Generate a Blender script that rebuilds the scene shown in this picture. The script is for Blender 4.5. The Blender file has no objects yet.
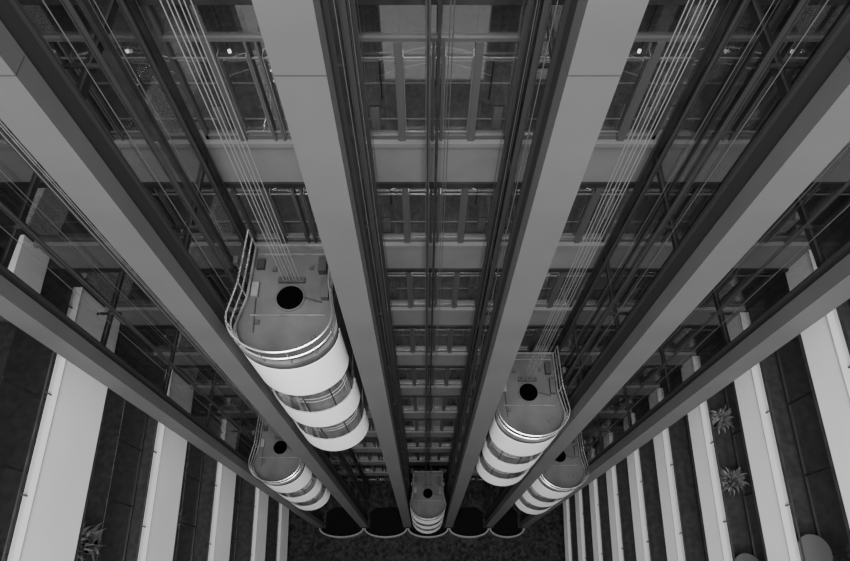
import bpy, math, random
from mathutils import Vector
random.seed(7)
U=5.0; ZC=8.4
C=bpy.context.scene.collection
# ---------------------------------------------------------------- materials
def mat(name,g,rough=0.5,metal=0.0,noise=0.0,scale=3.0,g2=None,emit=0.0,spec=.5):
    m=bpy.data.materials.new(name); m.use_nodes=True
    nt=m.node_tree; b=nt.nodes['Principled BSDF']
    b.inputs['Roughness'].default_value=rough; b.inputs['Metallic'].default_value=metal
    b.inputs['Specular IOR Level'].default_value=spec
    b.inputs['Base Color'].default_value=(g,g,g,1)
    if noise>0 or g2 is not None:
        tc=nt.nodes.new('ShaderNodeTexCoord'); n=nt.nodes.new('ShaderNodeTexNoise')
        n.inputs['Scale'].default_value=scale; n.inputs['Detail'].default_value=6
        cr=nt.nodes.new('ShaderNodeValToRGB')
        lo=g*(1-noise); hi=g*(1+noise) if g2 is None else g2
        cr.color_ramp.elements[0].color=(lo,lo,lo,1); cr.color_ramp.elements[1].color=(hi,hi,hi,1)
        cr.color_ramp.elements[0].position=.35; cr.color_ramp.elements[1].position=.65
        nt.links.new(tc.outputs['Object'],n.inputs['Vector'])
        nt.links.new(n.outputs['Fac'],cr.inputs['Fac']); nt.links.new(cr.outputs['Color'],b.inputs['Base Color'])
    if emit>0:
        b.inputs['Emission Color'].default_value=(1,1,1,1); b.inputs['Emission Strength'].default_value=emit
    return m
def glassmat(name,tint,base,gain):
    m=bpy.data.materials.new(name); m.use_nodes=True; nt=m.node_tree; nt.nodes.clear()
    o=nt.nodes.new('ShaderNodeOutputMaterial'); mx=nt.nodes.new('ShaderNodeMixShader')
    t=nt.nodes.new('ShaderNodeBsdfTransparent'); t.inputs[0].default_value=(tint,tint,tint,1)
    g=nt.nodes.new('ShaderNodeBsdfGlossy'); g.inputs['Roughness'].default_value=.03; g.inputs[0].default_value=(.9,.9,.9,1)
    f=nt.nodes.new('ShaderNodeLayerWeight'); f.inputs[0].default_value=.5
    pw=nt.nodes.new('ShaderNodeMath'); pw.operation='POWER'; pw.inputs[1].default_value=3
    mt=nt.nodes.new('ShaderNodeMath'); mt.operation='MULTIPLY_ADD'; mt.inputs[1].default_value=gain; mt.inputs[2].default_value=base
    nt.links.new(f.outputs['Facing'],pw.inputs[0]); nt.links.new(pw.outputs[0],mt.inputs[0]); nt.links.new(mt.outputs[0],mx.inputs[0])
    nt.links.new(t.outputs[0],mx.inputs[1]); nt.links.new(g.outputs[0],mx.inputs[2]); nt.links.new(mx.outputs[0],o.inputs[0])
    return m
M_COL=mat('painted_column',.08,.5,noise=.06,scale=.8,spec=.3)
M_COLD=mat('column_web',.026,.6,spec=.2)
M_SEAM=mat('seam',.03,.7)
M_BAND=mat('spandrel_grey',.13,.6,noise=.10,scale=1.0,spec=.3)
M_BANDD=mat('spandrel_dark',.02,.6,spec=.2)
M_STEEL=mat('dark_steel',.028,.45,.3,noise=.3,scale=2,spec=.3)
M_STEEL2=mat('mid_steel',.045,.45,.4,noise=.25,scale=3)
M_RAIL=mat('guide_rail_steel',.10,.35,.7)
M_ROPE=mat('wire_rope',.09,.4,.6)
M_ROPE2=mat('hoist_wire',.26,.4,.5)
M_ROPE3=mat('dull_wire',.17,.4,.5)
M_FRAME=mat('window_frame',.08,.4,.3)
M_FRAME2=mat('bright_door_frame',.17,.3,.6)
M_GLASS=glassmat('shaft_glass',.88,.08,.5)
M_TGLASS=glassmat('tinted_glass',.74,.05,.4)
M_CGLASS=glassmat('cab_glass',.86,.06,.35)
M_WHITE=mat('white_enamel',.92,.3)
M_ROOF=mat('cab_roof',.05,.6,noise=.22,scale=1.2,spec=.2)
M_LIP=mat('cab_roof_edge',.09,.5,noise=.3,scale=3,spec=.3)
M_DARK=mat('black_vent',.001,1.0,spec=0)
M_CABIN=mat('cabin_lining',.12,.35)
M_DECK=mat('cabin_deck',.15,.2,noise=.5,scale=3)
M_CHROME=mat('chrome',.6,.2,.9)
M_LOBBY=mat('lobby_carpet',.05,.7,noise=.3,scale=9)
M_LSTRIP=mat('lobby_stone_strip',.18,.5)
M_PAR=mat('white_parapet',.82,.6,noise=.03,scale=.6,spec=.3)
M_PTOP=mat('parapet_top_dimmed',.45,.6,spec=.3)  # parapet top coloured greyer to tone down the light from above
M_SLAB=mat('balcony_floor',.035,.7,noise=.3,scale=5,spec=.3)
M_WALL=mat('side_wall',.04,.7,noise=.2)
M_GROUND=mat('ground_paving',.008,.8,g2=.028,scale=5,noise=.4,spec=.1)
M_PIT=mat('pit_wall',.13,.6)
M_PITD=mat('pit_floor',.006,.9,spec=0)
M_LEAF=mat('leaves',.15,.6,noise=.5,scale=6)
M_POT=mat('planter',.12,.5)
M_TABLE=mat('pale_table',.09,.5)
M_DOT=mat('light_dot',.8,.5,emit=2.5)  # glow for the added lobby light dots
M_CGLOW=mat('cabin_fill_glow',.8,.5,emit=2.0)  # added glow that brightens the cabin behind the glass
# ---------------------------------------------------------------- builder
class B:
    def __init__(s): s.v=[];s.f=[];s.m=[];s.mats=[]
    def mi(s,m):
        if m not in s.mats: s.mats.append(m)
        return s.mats.index(m)
    def box(s,x0,x1,y0,y1,d0,d1,m):   # d = depth below camera level
        n=len(s.v); k=s.mi(m)
        for d in (d1,d0):
            for (x,y) in ((x0,y0),(x1,y0),(x1,y1),(x0,y1)): s.v.append((x,y,-d))
        for f in ((0,3,2,1),(4,5,6,7),(0,1,5,4),(1,2,6,5),(2,3,7,6),(3,0,4,7)):
            s.f.append([n+i for i in f]); s.m.append(k)
    def prism(s,pts,d0,d1,m):
        n=len(s.v);k=s.mi(m);N=len(pts)
        for d in (d1,d0):
            for p in pts: s.v.append((p[0],p[1],-d))
        s.f.append([n+i for i in reversed(range(N))]);s.m.append(k)
        s.f.append([n+N+i for i in range(N)]);s.m.append(k)
        for i in range(N):
            j=(i+1)%N; s.f.append([n+i,n+j,n+N+j,n+N+i]);s.m.append(k)
    def strip(s,pts,off,d0,d1,m):     # thick curved open wall; pts outer, off inner
        n=len(s.v);k=s.mi(m);N=len(pts)
        for i in range(N):
            o=pts[i];q=off[i]
            s.v+= [(o[0],o[1],-d0),(o[0],o[1],-d1),(q[0],q[1],-d1),(q[0],q[1],-d0)]
        for i in range(N-1):
            a=n+4*i;b=a+4
            for j in range(4):
                j2=(j+1)%4
                s.f.append([a+j,a+j2,b+j2,b+j]);s.m.append(k)
        s.f.append([n,n+3,n+2,n+1]);s.m.append(k)
        e=n+4*(N-1); s.f.append([e,e+1,e+2,e+3]);s.m.append(k)
    def tube(s,path,r,m,seg=8):
        k=s.mi(m);n=len(s.v);P=[Vector((p[0],p[1],-p[2])) for p in path];N=len(P)
        for i,p in enumerate(P):
            t=(P[min(i+1,N-1)]-P[max(i-1,0)]).normalized()
            a=Vector((0,0,1)) if abs(t.z)<.9 else Vector((1,0,0))
            u=t.cross(a).normalized();w=t.cross(u).normalized()
            for j in range(seg):
                an=2*math.pi*j/seg; q=p+u*math.cos(an)*r+w*math.sin(an)*r; s.v.append(tuple(q))
        for i in range(N-1):
            for j in range(seg):
                j2=(j+1)%seg
                s.f.append([n+i*seg+j,n+i*seg+j2,n+(i+1)*seg+j2,n+(i+1)*seg+j]);s.m.append(k)
        s.f.append([n+j for j in range(seg)]);s.m.append(k)
        s.f.append([n+(N-1)*seg+j for j in reversed(range(seg))]);s.m.append(k)
    def disc(s,cx,cy,r,d0,d1,m,seg=32,ry=None):
        ry=ry or r
        s.prism([(cx+r*math.cos(2*math.pi*i/seg),cy+ry*math.sin(2*math.pi*i/seg)) for i in range(seg)],d0,d1,m)
    def tri(s,a,b,c,d,m):
        n=len(s.v);s.v+=[a,b,c,d];s.f.append([n,n+1,n+2,n+3]);s.m.append(s.mi(m))
    def mesh(s,name,org=(0,0,0)):
        me=bpy.data.meshes.new(name)
        me.from_pydata([((x-org[0])*U,(y-org[1])*U,(z-org[2])*U) for x,y,z in s.v],[],s.f)
        for m in s.mats: me.materials.append(m)
        for p,k in zip(me.polygons,s.m): p.material_index=k
        me.update(); return me
    def obj(s,name,label=None,cat=None,group=None,kind=None,parent=None):
        if parent is not None:
            o=bpy.data.objects.new(name,s.mesh(name)); o.parent=parent
        else:
            xs=[v[0] for v in s.v];ys=[v[1] for v in s.v];zs=[v[2] for v in s.v]
            org=((min(xs)+max(xs))/2,(min(ys)+max(ys))/2,min(zs))
            o=bpy.data.objects.new(name,s.mesh(name,org)); o.location=(org[0]*U,org[1]*U,(org[2]+ZC)*U)
        C.objects.link(o)
        if label:o['label']=label
        if cat:o['category']=cat
        if group:o['group']=group
        if kind:o['kind']=kind
        return o
def smooth(o,ang=40):
    for p in o.data.polygons: p.use_smooth=True
    try: o.data.set_sharp_from_angle(angle=math.radians(ang))
    except Exception: pass
def empty(name,x,y,d,label,cat,group=None):
    e=bpy.data.objects.new(name,None); e.empty_display_size=.3
    e.location=(x*U,y*U,(ZC-d)*U); C.objects.link(e)
    e['label']=label;e['category']=cat
    if group:e['group']=group
    return e
def clone(root,loc):
    r=root.copy(); C.objects.link(r); r.location=loc
    for c in [o for o in bpy.data.objects if o.parent==root]:
        q=c.copy(); C.objects.link(q); q.parent=r; q.matrix_parent_inverse=c.matrix_parent_inverse.copy()
        for g in [o for o in bpy.data.objects if o.parent==c]:
            h=g.copy(); C.objects.link(h); h.parent=q
    return r

YE=1.0;YC=.854;YB=1.42;H=.68;XW=1.76
COLX=[-1.36,-.785,-.225,.305,.825,1.28]
levels=[1.626+H*k for k in range(-2,10)]
TOP=-.3
# ---------------------------------------------------------------- ground
b=B(); b.box(-4.2,4.2,-6,3.2,ZC,ZC+.06,M_GROUND); b.obj('floor','dark speckled ground of the atrium','floor',kind='structure')
# ---------------------------------------------------------------- back wall spandrels, floors, windows
win=0
BH=lambda i: .13 if i==1 else .26
for i,z in enumerate(levels):
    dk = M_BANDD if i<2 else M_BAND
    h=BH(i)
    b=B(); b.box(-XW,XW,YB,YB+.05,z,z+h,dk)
    b.box(-XW,XW,YB-.015,YB,z,z+.02,M_BAND)
    b.box(-XW,XW,YB-.01,YB,z+h-.025,z+h,M_STEEL)
    b.obj('trim_%d'%(i+1),'grey horizontal spandrel beam behind the lift shafts','beam',kind='structure')
    b=B(); b.box(-XW,XW,YB+.052,2.5,z+.05,z+.125,M_LOBBY)
    for yy in (1.56,1.74,1.86): b.box(-XW+.01,XW-.01,yy,yy+.006,z+.044,z+.05,M_LSTRIP)
    b.obj('floor.%03d'%(i+1),'carpeted lift lobby floor with pale stone strips','floor',kind='structure')
b=B(); b.box(-1.8,1.8,2.5,2.55,-.6,ZC,M_WALL); b.obj('wall_back','dark wall at the rear of the lift lobbies','wall',kind='structure')
edges=[-XW]+COLX+[XW]
def window(x0,x1,z0,z1,n):
    b=B(); f=.010; y0=YB+.005;y1=YB+.03
    b.box(x0,x1,y0+.008,y0+.011,z0,z1,M_GLASS)
    b.box(x0,x1,y0,y1,z0,z0+f,M_FRAME); b.box(x0,x1,y0,y1,z1-.02,z1,M_FRAME)
    b.box(x0,x0+f,y0,y1,z0,z1,M_FRAME); b.box(x1-f,x1,y0,y1,z0,z1,M_FRAME)
    cx=(x0+x1)/2; w=(x1-x0)
    zt=z1-.42
    if w>.38:
        for t,hw in ((-.245,.012),(0.245,.012),(-.03,.004),(.03,.004)):
            b.box(cx+t*w-hw,cx+t*w+hw,y0-.008,y1,zt,z1,M_FRAME)
        for t in (-.215,.215,-.045,.045):
            b.box(cx+t*w-.0018,cx+t*w+.0018,y0-.006,y1,zt+.05,z1-.02,M_FRAME2)
        b.box(cx-.225*w,cx+.225*w,y0-.003,y0+.005,z1-.04,z1-.034,M_FRAME)
        b.box(x0,x1,y0-.002,y0+.003,zt+.06,zt+.065,M_FRAME2)
        if z1-z0>.45: b.box(x0,x1,y0-.003,y1,zt-.012,zt,M_FRAME)
    b.obj('window_%d'%n,'glazed lift landing doors with slim metal mullions','window',kind='structure')
for i,z in enumerate(levels):
    z0=z+BH(i);z1=z+H
    if z1>ZC: z1=ZC
    for a in range(0,7):
        win+=1; window(edges[a]+.021,edges[a+1]-.021,z0,z1,win)
for n,x in enumerate(COLX):
    b=B(); b.box(x-.02,x+.02,YB-.03,YB-.016,TOP,ZC,M_STEEL)
    b.obj('wall_pier','dark vertical steel pier on the rear wall','pier',group='rear wall piers')
for i,z in enumerate(levels[1:9]):
    for n in range(5):
        c=(COLX[n]+COLX[n+1])/2
        for dx in (-.12,.12):
            b=B(); dd=z+.41
            b.tube([(c+dx,1.55,dd-.285),(c+dx,1.55,dd-.010)],.0015,M_STEEL2,6); b.disc(c+dx,1.55,.005,dd-.010,dd,M_DOT,14)  # glowing disc added to imitate reflected light dots
            b.obj('lobby_light_dot','tiny glowing disc on a rod, added as a light dot in a lift lobby','lamp','lobby light dots')
        fl=z+H+.044
        b=B(); pts=[(c-.20+.40*t/14,1.66+.07*math.sin(math.pi*t/14)) for t in range(15)]
        for hh in (.18,.11): b.tube([(p[0],p[1],fl-hh) for p in pts],.0035,M_CHROME,6)
        for p in pts[::7]: b.tube([(p[0],p[1],fl-.18),(p[0],p[1],fl)],.003,M_RAIL,6)
        smooth(b.obj('lobby_railing','curved metal railing on a lift lobby floor','railing','lobby railings'))
        for sx in (-1,1):
            b=B(); b.box(c+sx*.215-.015,c+sx*.215+.015,1.50,1.53,fl-.13,fl,M_LSTRIP); b.box(c+sx*.215-.018,c+sx*.215+.018,1.497,1.533,fl-.135,fl-.13,M_STEEL2)
            b.obj('ashtray_stand','square metal waste stand beside lift doors','bin','lobby waste stands')
# ---------------------------------------------------------------- columns
WD={0:.06,5:.06,1:.10,4:.10,2:.125,3:.125}
for n,x in enumerate(COLX):
    e=empty('steel_column',x,YC,ZC,'tall grey painted box column beside a lift shaft','column','shaft columns')
    def part(bb,name,**k):
        o=bb.obj(name,parent=e,**k); return o
    wd=WD[n]
    b=B(); b.box(-.048,.048,-.02,.035,TOP-ZC,0,M_COL); part(b,'column_face')
    b=B()
    b.box(-.035,.035,.035,wd,TOP-ZC,0,M_COLD); b.box(-.045,.045,wd,wd+.009,TOP-ZC,0,M_COLD); part(b,'column_web')
    b=B(); d=.78-ZC; b.box(-.0485,.0485,-.0208,.03,d,d+.0025,M_SEAM); part(b,'column_joint')
# ---------------------------------------------------------------- shaft partitions
for n,x in enumerate(COLX):
    outer = n in (0,5)
    ys=YC+WD[n]+.009
    for i,z in enumerate(levels):
        b=B()
        b.box(x-.008,x+.008,ys,YB-.03,z+.05,z+.055,M_STEEL)
        b.box(x-.004,x+.004,ys,YB-.03,z+.055,z+.08,M_STEEL)
        b.box(x-.053,x+.053,1.085,1.096,z+.044,z+.05,M_STEEL)
        b.obj('tie_beam','dark steel tie beam with rail brackets between shafts','beam','shaft tie beams')
        if i<len(levels)-1:
            b=B(); b.box(x-.002,x+.002,ys+.002,YB-.032,z+.08,z+H+.05,M_TGLASS)  # tinted sheets darken the bays; outer ones added to dim white parapets
            b.obj('partition_glass','dark tinted glass between lift shafts, outer panes added to dim the view','glass','shaft partition glass')
    if not outer:
        b=B(); b.box(x+.011,x+.024,1.175,1.20,TOP,ZC,M_STEEL2); b.obj('shaft_post','dark steel post dividing the lift shafts','post','shaft posts')
def trail(x,y,s,r=.010):
    b=B()
    b.box(x-.003 if s>0 else x-r*1.4,x+r*1.4 if s>0 else x+.003,y-.002,y+.002,TOP,ZC,M_RAIL)
    b.box(x-.003*s-.002,x-.003*s+.002,y-r,y+r,TOP,ZC,M_STEEL2)
    o=b.obj('guide_rail','long straight steel T section lift guide rail','rail','guide rails'); return o
SH=[-1.0725,-.505,.04,.565,1.0525]
for n,c in enumerate(SH):
    l=COLX[n];r=COLX[n+1]
    last=(n==4)
    off=.044 if last else .053
    for xx,s in ((l+off,1),(r-off,-1)):
        trail(xx,1.075,s,.004 if last else .007); trail(xx-.006*s,1.28,s,.006)
        for k,(dx,yy) in enumerate(((-.004,1.02),(.002,1.15),(.004,1.165),(0,1.34))):
            b=B(); b.tube([(xx+dx*s,yy,TOP),(xx+dx*s,yy,ZC)],.0011,M_ROPE if k%2 else M_ROPE3,6)
            b.obj('governor_rope','thin steel wire rope running down the shaft','rope','governor ropes')
c=.025
for xx in (-.014,.014):
    b=B(); b.box(c+xx-.005,c+xx+.005,1.36,1.375,TOP,ZC,M_STEEL)
    b.obj('counterweight_rail','slim steel counterweight rail on rear wall','rail','counterweight rails')
# ---------------------------------------------------------------- lift cab (master at local coordinates)
cabs=[('A',-.505,2.02),('B',.563,3.177),('C',-1.07,4.51),('D',1.0525,4.80),('E',.03,6.678)]
LAB=['glass panoramic lift cab with white curved bands and railed roof']
ea,eb,ecy=.188,.15,-.12
def arc(a,bb,t0,t1,n): return [(a*math.cos(t0+(t1-t0)*i/n),ecy+bb*math.sin(t0+(t1-t0)*i/n)) for i in range(n+1)]
e=empty('elevator_cab',cabs[0][1],YE,cabs[0][2],LAB[0],'elevator','panoramic lift cabs')
outline=[(.155,.225),(-.155,.225),(-.160,-.0)]+arc(ea,eb,math.pi,2*math.pi,36)+[(.160,-.0)]
b=B(); b.prism(outline,0,.03,M_ROOF); o=b.obj('roof_platform',parent=e,label='grey weathered roof plate')
b=B()
inner=[(p[0]*.95,(p[1]-.02)*.95+.02) for p in outline]
b.strip(outline+[outline[0]],inner+[inner[0]],-.022,0,M_LIP); b.obj('roof_edge',parent=e)
for yy in (.185,-.075):
    b=B(); b.box(-.14,.14,yy,yy+.005,-.008,0,M_LIP); b.obj('roof_rib',parent=e)
for (x0,x1,y0,y1,h,m) in ((.118,.145,-.01,.07,.03,M_STEEL2),(-.145,-.12,.0,.06,.02,M_LIP),(.10,.13,.10,.16,.035,M_STEEL),(-.14,-.11,.12,.16,.02,M_STEEL)):
    b=B(); b.box(x0,x1,y0,y1,-h,0,m); b.obj('roof_box',parent=e)
b=B(); b.box(-.05,.05,.062,.082,-.012,0,M_STEEL); b.obj('rope_hitch',parent=e)
b=B(); b.tube([(-.13,.05,-.004),(-.125,-.06,-.004),(-.12,-.14,-.004)],.002,M_STEEL,6); b.obj('cable_conduit',parent=e)
b=B(); b.tube([(.05,.0,-.006),(.12,-.02,-.006)],.003,M_STEEL,6); b.obj('cable_conduit',parent=e)
for (px,py) in ((-.11,-.10),(.10,-.16),(-.07,.12),(.07,.13)):
    b=B(); b.box(px-.008,px+.008,py-.008,py+.008,-.008,0,M_STEEL2); b.obj('roof_clamp',parent=e)
b=B()
N=36
b.strip([(.056*math.cos(2*math.pi*i/N),.056*math.sin(2*math.pi*i/N)) for i in range(N+1)],[(.050*math.cos(2*math.pi*i/N),.050*math.sin(2*math.pi*i/N)) for i in range(N+1)],-.008,0,M_ROOF)
b.disc(0,0,.050,-.003,0,M_DARK,36)
for t in (0.4,2.5,4.6): b.tube([(0,0,-.005),(.048*math.cos(t),.048*math.sin(t),-.005)],.0010,M_DARK,5)
smooth(b.obj('roof_vent',parent=e,label='round black roof opening with raised rim'))
for sx in (-1,1):
    b=B()
    b.box(sx*.168-.005,sx*.168+.005,.06,.08,-.15,1.40,M_STEEL2)
    b.box(sx*.168-.008,sx*.168+.008,.055,.085,-.17,-.15,M_STEEL2)
    b.obj('sling_upright',parent=e)
b=B()
path=[(-.155,.22),(-.162,0)]+arc(ea*.98,eb*.98,math.pi,2*math.pi,30)+[(.162,0),(.155,.22)]
for d in (-.13,-.07): b.tube([(p[0],p[1],d) for p in path],.004,M_CHROME,8)
for p in [path[0],path[1]]+path[4:33:5]+[path[-2],path[-1]]:
    b.tube([(p[0],p[1],-.13),(p[0],p[1],-.005)],.003,M_CHROME,6)
smooth(b.obj('handrail',parent=e,label='curved metal guard rail'))
for (d0,d1) in ((.035,.34),(.60,.84),(1.10,1.36)):
    b=B(); t0,t1=math.pi*.97,math.pi*2.03
    b.strip(arc(ea,eb,t0,t1,48),arc(ea-.006,eb-.006,t0,t1,48),d0,d1,M_WHITE)
    smooth(b.obj('curved_band',parent=e,label='glossy white curved cladding band'))
for (d0,d1) in ((.34,.60),(.84,1.10)):
    b=B(); t0,t1=math.pi*.98,math.pi*2.02
    b.strip(arc(ea,eb,t0,t1,48),arc(ea-.002,eb-.002,t0,t1,48),d0,d1,M_CGLASS)
    smooth(b.obj('curved_glass',parent=e,label='curved clear glass panel'))
    for p in arc(ea-.006,eb-.006,math.pi*1.08,math.pi*1.92,4):
        b=B(); b.tube([(p[0],p[1],d0),(p[0],p[1],d1)],.003,M_STEEL2,6); b.obj('glass_mullion',parent=e)
    for dd in (.3,.6,.75):  # handrail repeated in chrome to imitate curved reflections in the glass
        b=B(); b.tube([(p[0],p[1],d0+(d1-d0)*dd) for p in arc(ea-.03,eb-.03,math.pi*1.02,math.pi*1.98,30)],.003,M_CHROME,6)
        smooth(b.obj('cabin_rail_glint',parent=e))
inn=[(.15,.19),(-.15,.19)]+arc(ea-.012,eb-.012,math.pi,2*math.pi,30)
for d in (.66,1.16):
    b=B(); b.prism(inn,d,d+.02,M_DECK); b.obj('deck',parent=e)
for d in (.20,.72):
    b=B(); b.prism([(p[0]*.7,p[1]*.7) for p in inn],d,d+.012,M_CGLOW); b.obj('cabin_fill_glow',parent=e,label='glowing panel added to brighten the cabin')  # added glowing panels, brighten the view through the cab glass
b=B(); b.box(-.16,.16,.20,.22,.03,1.4,M_CABIN); b.box(-.162,-.155,-.1,.20,.03,1.4,M_CABIN); b.box(.155,.162,-.1,.20,.03,1.4,M_CABIN)
b.obj('cabin_body',parent=e,label='dark steel cabin shell')
b=B(); pts=[(.155,.21),(-.155,.21)]+arc(ea-.01,eb-.01,math.pi,2*math.pi,36)
b.prism(pts,1.36,1.40,M_LIP); b.prism([(p[0]*.8,p[1]*.8) for p in pts],1.40,1.44,M_STEEL)
b.obj('undercarriage',parent=e)
bpy.context.view_layer.update()
for (nm,x,z) in cabs[1:]:
    clone(e,(x*U,YE*U,(ZC-z)*U))
for (nm,x,z) in cabs:
    nr=6 if nm!='E' else 4
    for k in range(nr):
        xx=x-.03+(.06/(nr-1))*k if nm!='E' else x-.0275+[.0,.008,.05,.058][k]
        b=B(); b.tube([(xx,1.070+.004*(k%2),TOP),(xx,1.070+.004*(k%2),z-.0125)],.0014,M_ROPE2 if nm!='E' else M_ROPE,6)
        b.obj('hoist_rope','steel wire hoist rope holding a lift cab','rope','hoist ropes')
# ---------------------------------------------------------------- pits
for n in range(5):
    c=(COLX[n]+COLX[n+1])/2; R=(COLX[n+1]-COLX[n])/2-.001
    b=B(); N=40; cy=.82
    def el(a,bb): return [(c+a*math.cos(math.pi+math.pi*i/N),cy+bb*math.sin(math.pi+math.pi*i/N)) for i in range(N+1)]
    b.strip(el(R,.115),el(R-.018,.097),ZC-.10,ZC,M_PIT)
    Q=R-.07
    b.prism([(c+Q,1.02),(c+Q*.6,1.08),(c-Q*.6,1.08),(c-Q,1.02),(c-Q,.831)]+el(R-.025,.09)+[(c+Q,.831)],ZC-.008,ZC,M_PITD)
    smooth(b.obj('lift_pit','low curved rim around a dark lift pit','pit','lift pits'))
# ---------------------------------------------------------------- side balconies (walls splay outwards slightly)
def bxs(bb,side,xa,xb,*a):
    lo,hi=sorted((side*xa,side*xb)); bb.box(lo,hi,*a)
def splay(bb,side):
    bb.v=[(x+side*.06*(y-.4),y,z) for x,y,z in bb.v]; return bb
def balcony(side,z0,th,label):
    b=B(); bxs(b,side,1.70,1.74,-2.5,YB+.0,z0+.008,z0+th,M_PAR); bxs(b,side,1.696,1.744,-2.5,YB,z0,z0+.008,M_PTOP)
    splay(b,side).obj('balcony_parapet',label,'parapet','side balcony parapets')
    b=B(); bxs(b,side,1.703,3.0,-2.5,YB+1.0,z0+th,z0+th+.03,M_SLAB)
    splay(b,side).obj('floor.%s%d'%('9' if side<0 else '8',int(z0*10)),'dark balcony floor slab','floor',kind='structure')
    b=B()
    for yy in [-2.3+.45*j for j in range(9)]:
        s0=1.725*side
        b.tube([(s0,yy,z0-.06),(s0,yy,z0)],.004,M_STEEL2,6)
    b.tube([(1.725*side,-2.4,z0-.06),(1.725*side,YB-.02,z0-.06)],.005,M_STEEL2,6)
    splay(b,side).obj('balcony_rail','thin dark metal handrail above a white parapet','railing','balcony railings')
    gx=1.97 if side>0 else 2.02
    b=B(); bxs(b,side,gx-.006,gx+.006,-2.4,YB,z0+th-.02,z0+th,M_RAIL); bxs(b,side,gx-.002,gx+.002,-2.4,YB,z0+th-.38,z0+th-.02,M_GLASS)
    for yy in [-.95+.38*j for j in range(7)]: bxs(b,side,gx-.004,gx+.004,yy,yy+.01,z0+th-.38,z0+th-.02,M_STEEL2)
    splay(b,side).obj('glass_screen','glass screen with slim mullions on a balcony','screen','balcony glass screens')
RZ=[2.475-.11-.68*2+.68*j for j in range(0,11)]
LZ=(.2,1.48,2.74,3.99,5.28,6.58,7.72)
for z in RZ: balcony(1,z,.21,'narrow white balcony parapet on the side facade')
for z in LZ: balcony(-1,z,.44,'deep white balcony parapet on the side facade')
b=B(); bxs(b,-1,1.70,1.74,1.1,YB,2.24,2.44,M_PAR); splay(b,-1).obj('balcony_parapet','short white parapet panel at the end of a balcony','parapet','side balcony parapets')
b=B(); bxs(b,-1,1.703,2.1,1.1,YB,2.44,2.46,M_SLAB); splay(b,-1).obj('floor.722','short landing slab at the end of a balcony','floor',kind='structure')
b=B(); b.box(3.15,3.2,-2.5,2.5,-.5,ZC,M_WALL); b.obj('wall_right','dark side facade wall','wall',kind='structure')
b=B(); b.box(-3.2,-3.15,-2.5,2.5,-.5,ZC,M_WALL); b.obj('wall_left','dark side facade wall','wall',kind='structure')
def plant(x,y,d,r=.08,n=110):
    e=empty('potted_plant',x,y,d,'leafy bushy plant in a round planter','plant','balcony plants')
    b=B(); b.disc(0,0,r*.42,-.06,0,M_POT,24); b.disc(0,0,r*.38,-.062,-.06,M_DARK,24); b.obj('planter',parent=e)
    b=B()
    for i in range(n):
        t=random.uniform(0,6.28); L=r*random.uniform(.25,1.25); up=random.uniform(.3,2.0)*r; w=r*random.uniform(.05,.11)
        pr=None; bend=random.uniform(-.5,.5)
        for j in range(6):
            q=j/5; rr=L*q; tt=t+bend*q; zz=.06+up*math.sin(q*2.2); ww=w*math.sin(math.pi*(.12+.86*q))
            c=(rr*math.cos(tt),rr*math.sin(tt)); nx,ny=-math.sin(tt)*ww,math.cos(tt)*ww
            cur=((c[0]+nx,c[1]+ny,zz),(c[0]-nx,c[1]-ny,zz))
            if pr: b.tri(pr[0],pr[1],cur[1],cur[0],M_LEAF)
            pr=cur
    b.obj('foliage',parent=e)
fz=lambda k:2.475-.11+.68*k+.21
for (x,y,d,r) in ((1.88,1.02,fz(2),.078),(1.86,.64,fz(2),.08),(-2.24,.33,4.43,.14),(-2.19,.62,5.72,.09)):
    plant(x,y,d,r)
for (x,y,d) in ((1.84,.2,fz(1)),(1.84,.16,fz(2)),(-2.15,.05,5.72)):
    e2=empty('round_table',x,y,d,'pale round cafe table on a balcony','table','balcony tables')
    b=B(); b.disc(0,0,.08,-.15,-.14,M_TABLE,32); b.obj('table_top',parent=e2)
    b=B(); b.disc(0,0,.008,-.14,-.01,M_STEEL2,12); b.disc(0,0,.04,-.01,0,M_STEEL2,20); b.obj('table_base',parent=e2)
# ---------------------------------------------------------------- lights
w=bpy.data.worlds.new('World'); bpy.context.scene.world=w; w.use_nodes=True
w.node_tree.nodes['Background'].inputs[0].default_value=(1,1,1,1)
w.node_tree.nodes['Background'].inputs[1].default_value=.82
def area(name,x,y,d,sx,sy,p,rot=(0,0,0)):
    l=bpy.data.lights.new(name,'AREA'); l.shape='RECTANGLE'; l.size=sx*U; l.size_y=sy*U; l.energy=p
    o=bpy.data.objects.new(name,l); o.location=(x*U,y*U,(ZC-d)*U); o.rotation_euler=rot; C.objects.link(o); return o
area('skylight_lamp',0,-1.4,-2.5,4,3,21000,(math.radians(22),0,0))
for i,z in enumerate(levels[:10]):
    area('lobby_fill',0,1.85,z+.17,3.0,.4,150)  # unseen fill added to brighten the lobby floor
for z in RZ[1:8]: area('balcony_fill',2.4,0,z+.29,.5,3,90)  # unseen fill added to brighten the right balcony floors
for z in LZ[:5]: area('balcony_fill',-2.4,0,z+.50,.5,3,120)  # same added fill for the left balconies
# ---------------------------------------------------------------- camera
cd=bpy.data.cameras.new('Camera'); co=bpy.data.objects.new('Camera',cd); C.objects.link(co)
co.location=(0,0,ZC*U); co.rotation_euler=(math.radians(28.03),0,0)
cd.sensor_width=36; cd.lens=601/850*36; cd.clip_end=500
bpy.context.scene.camera=co
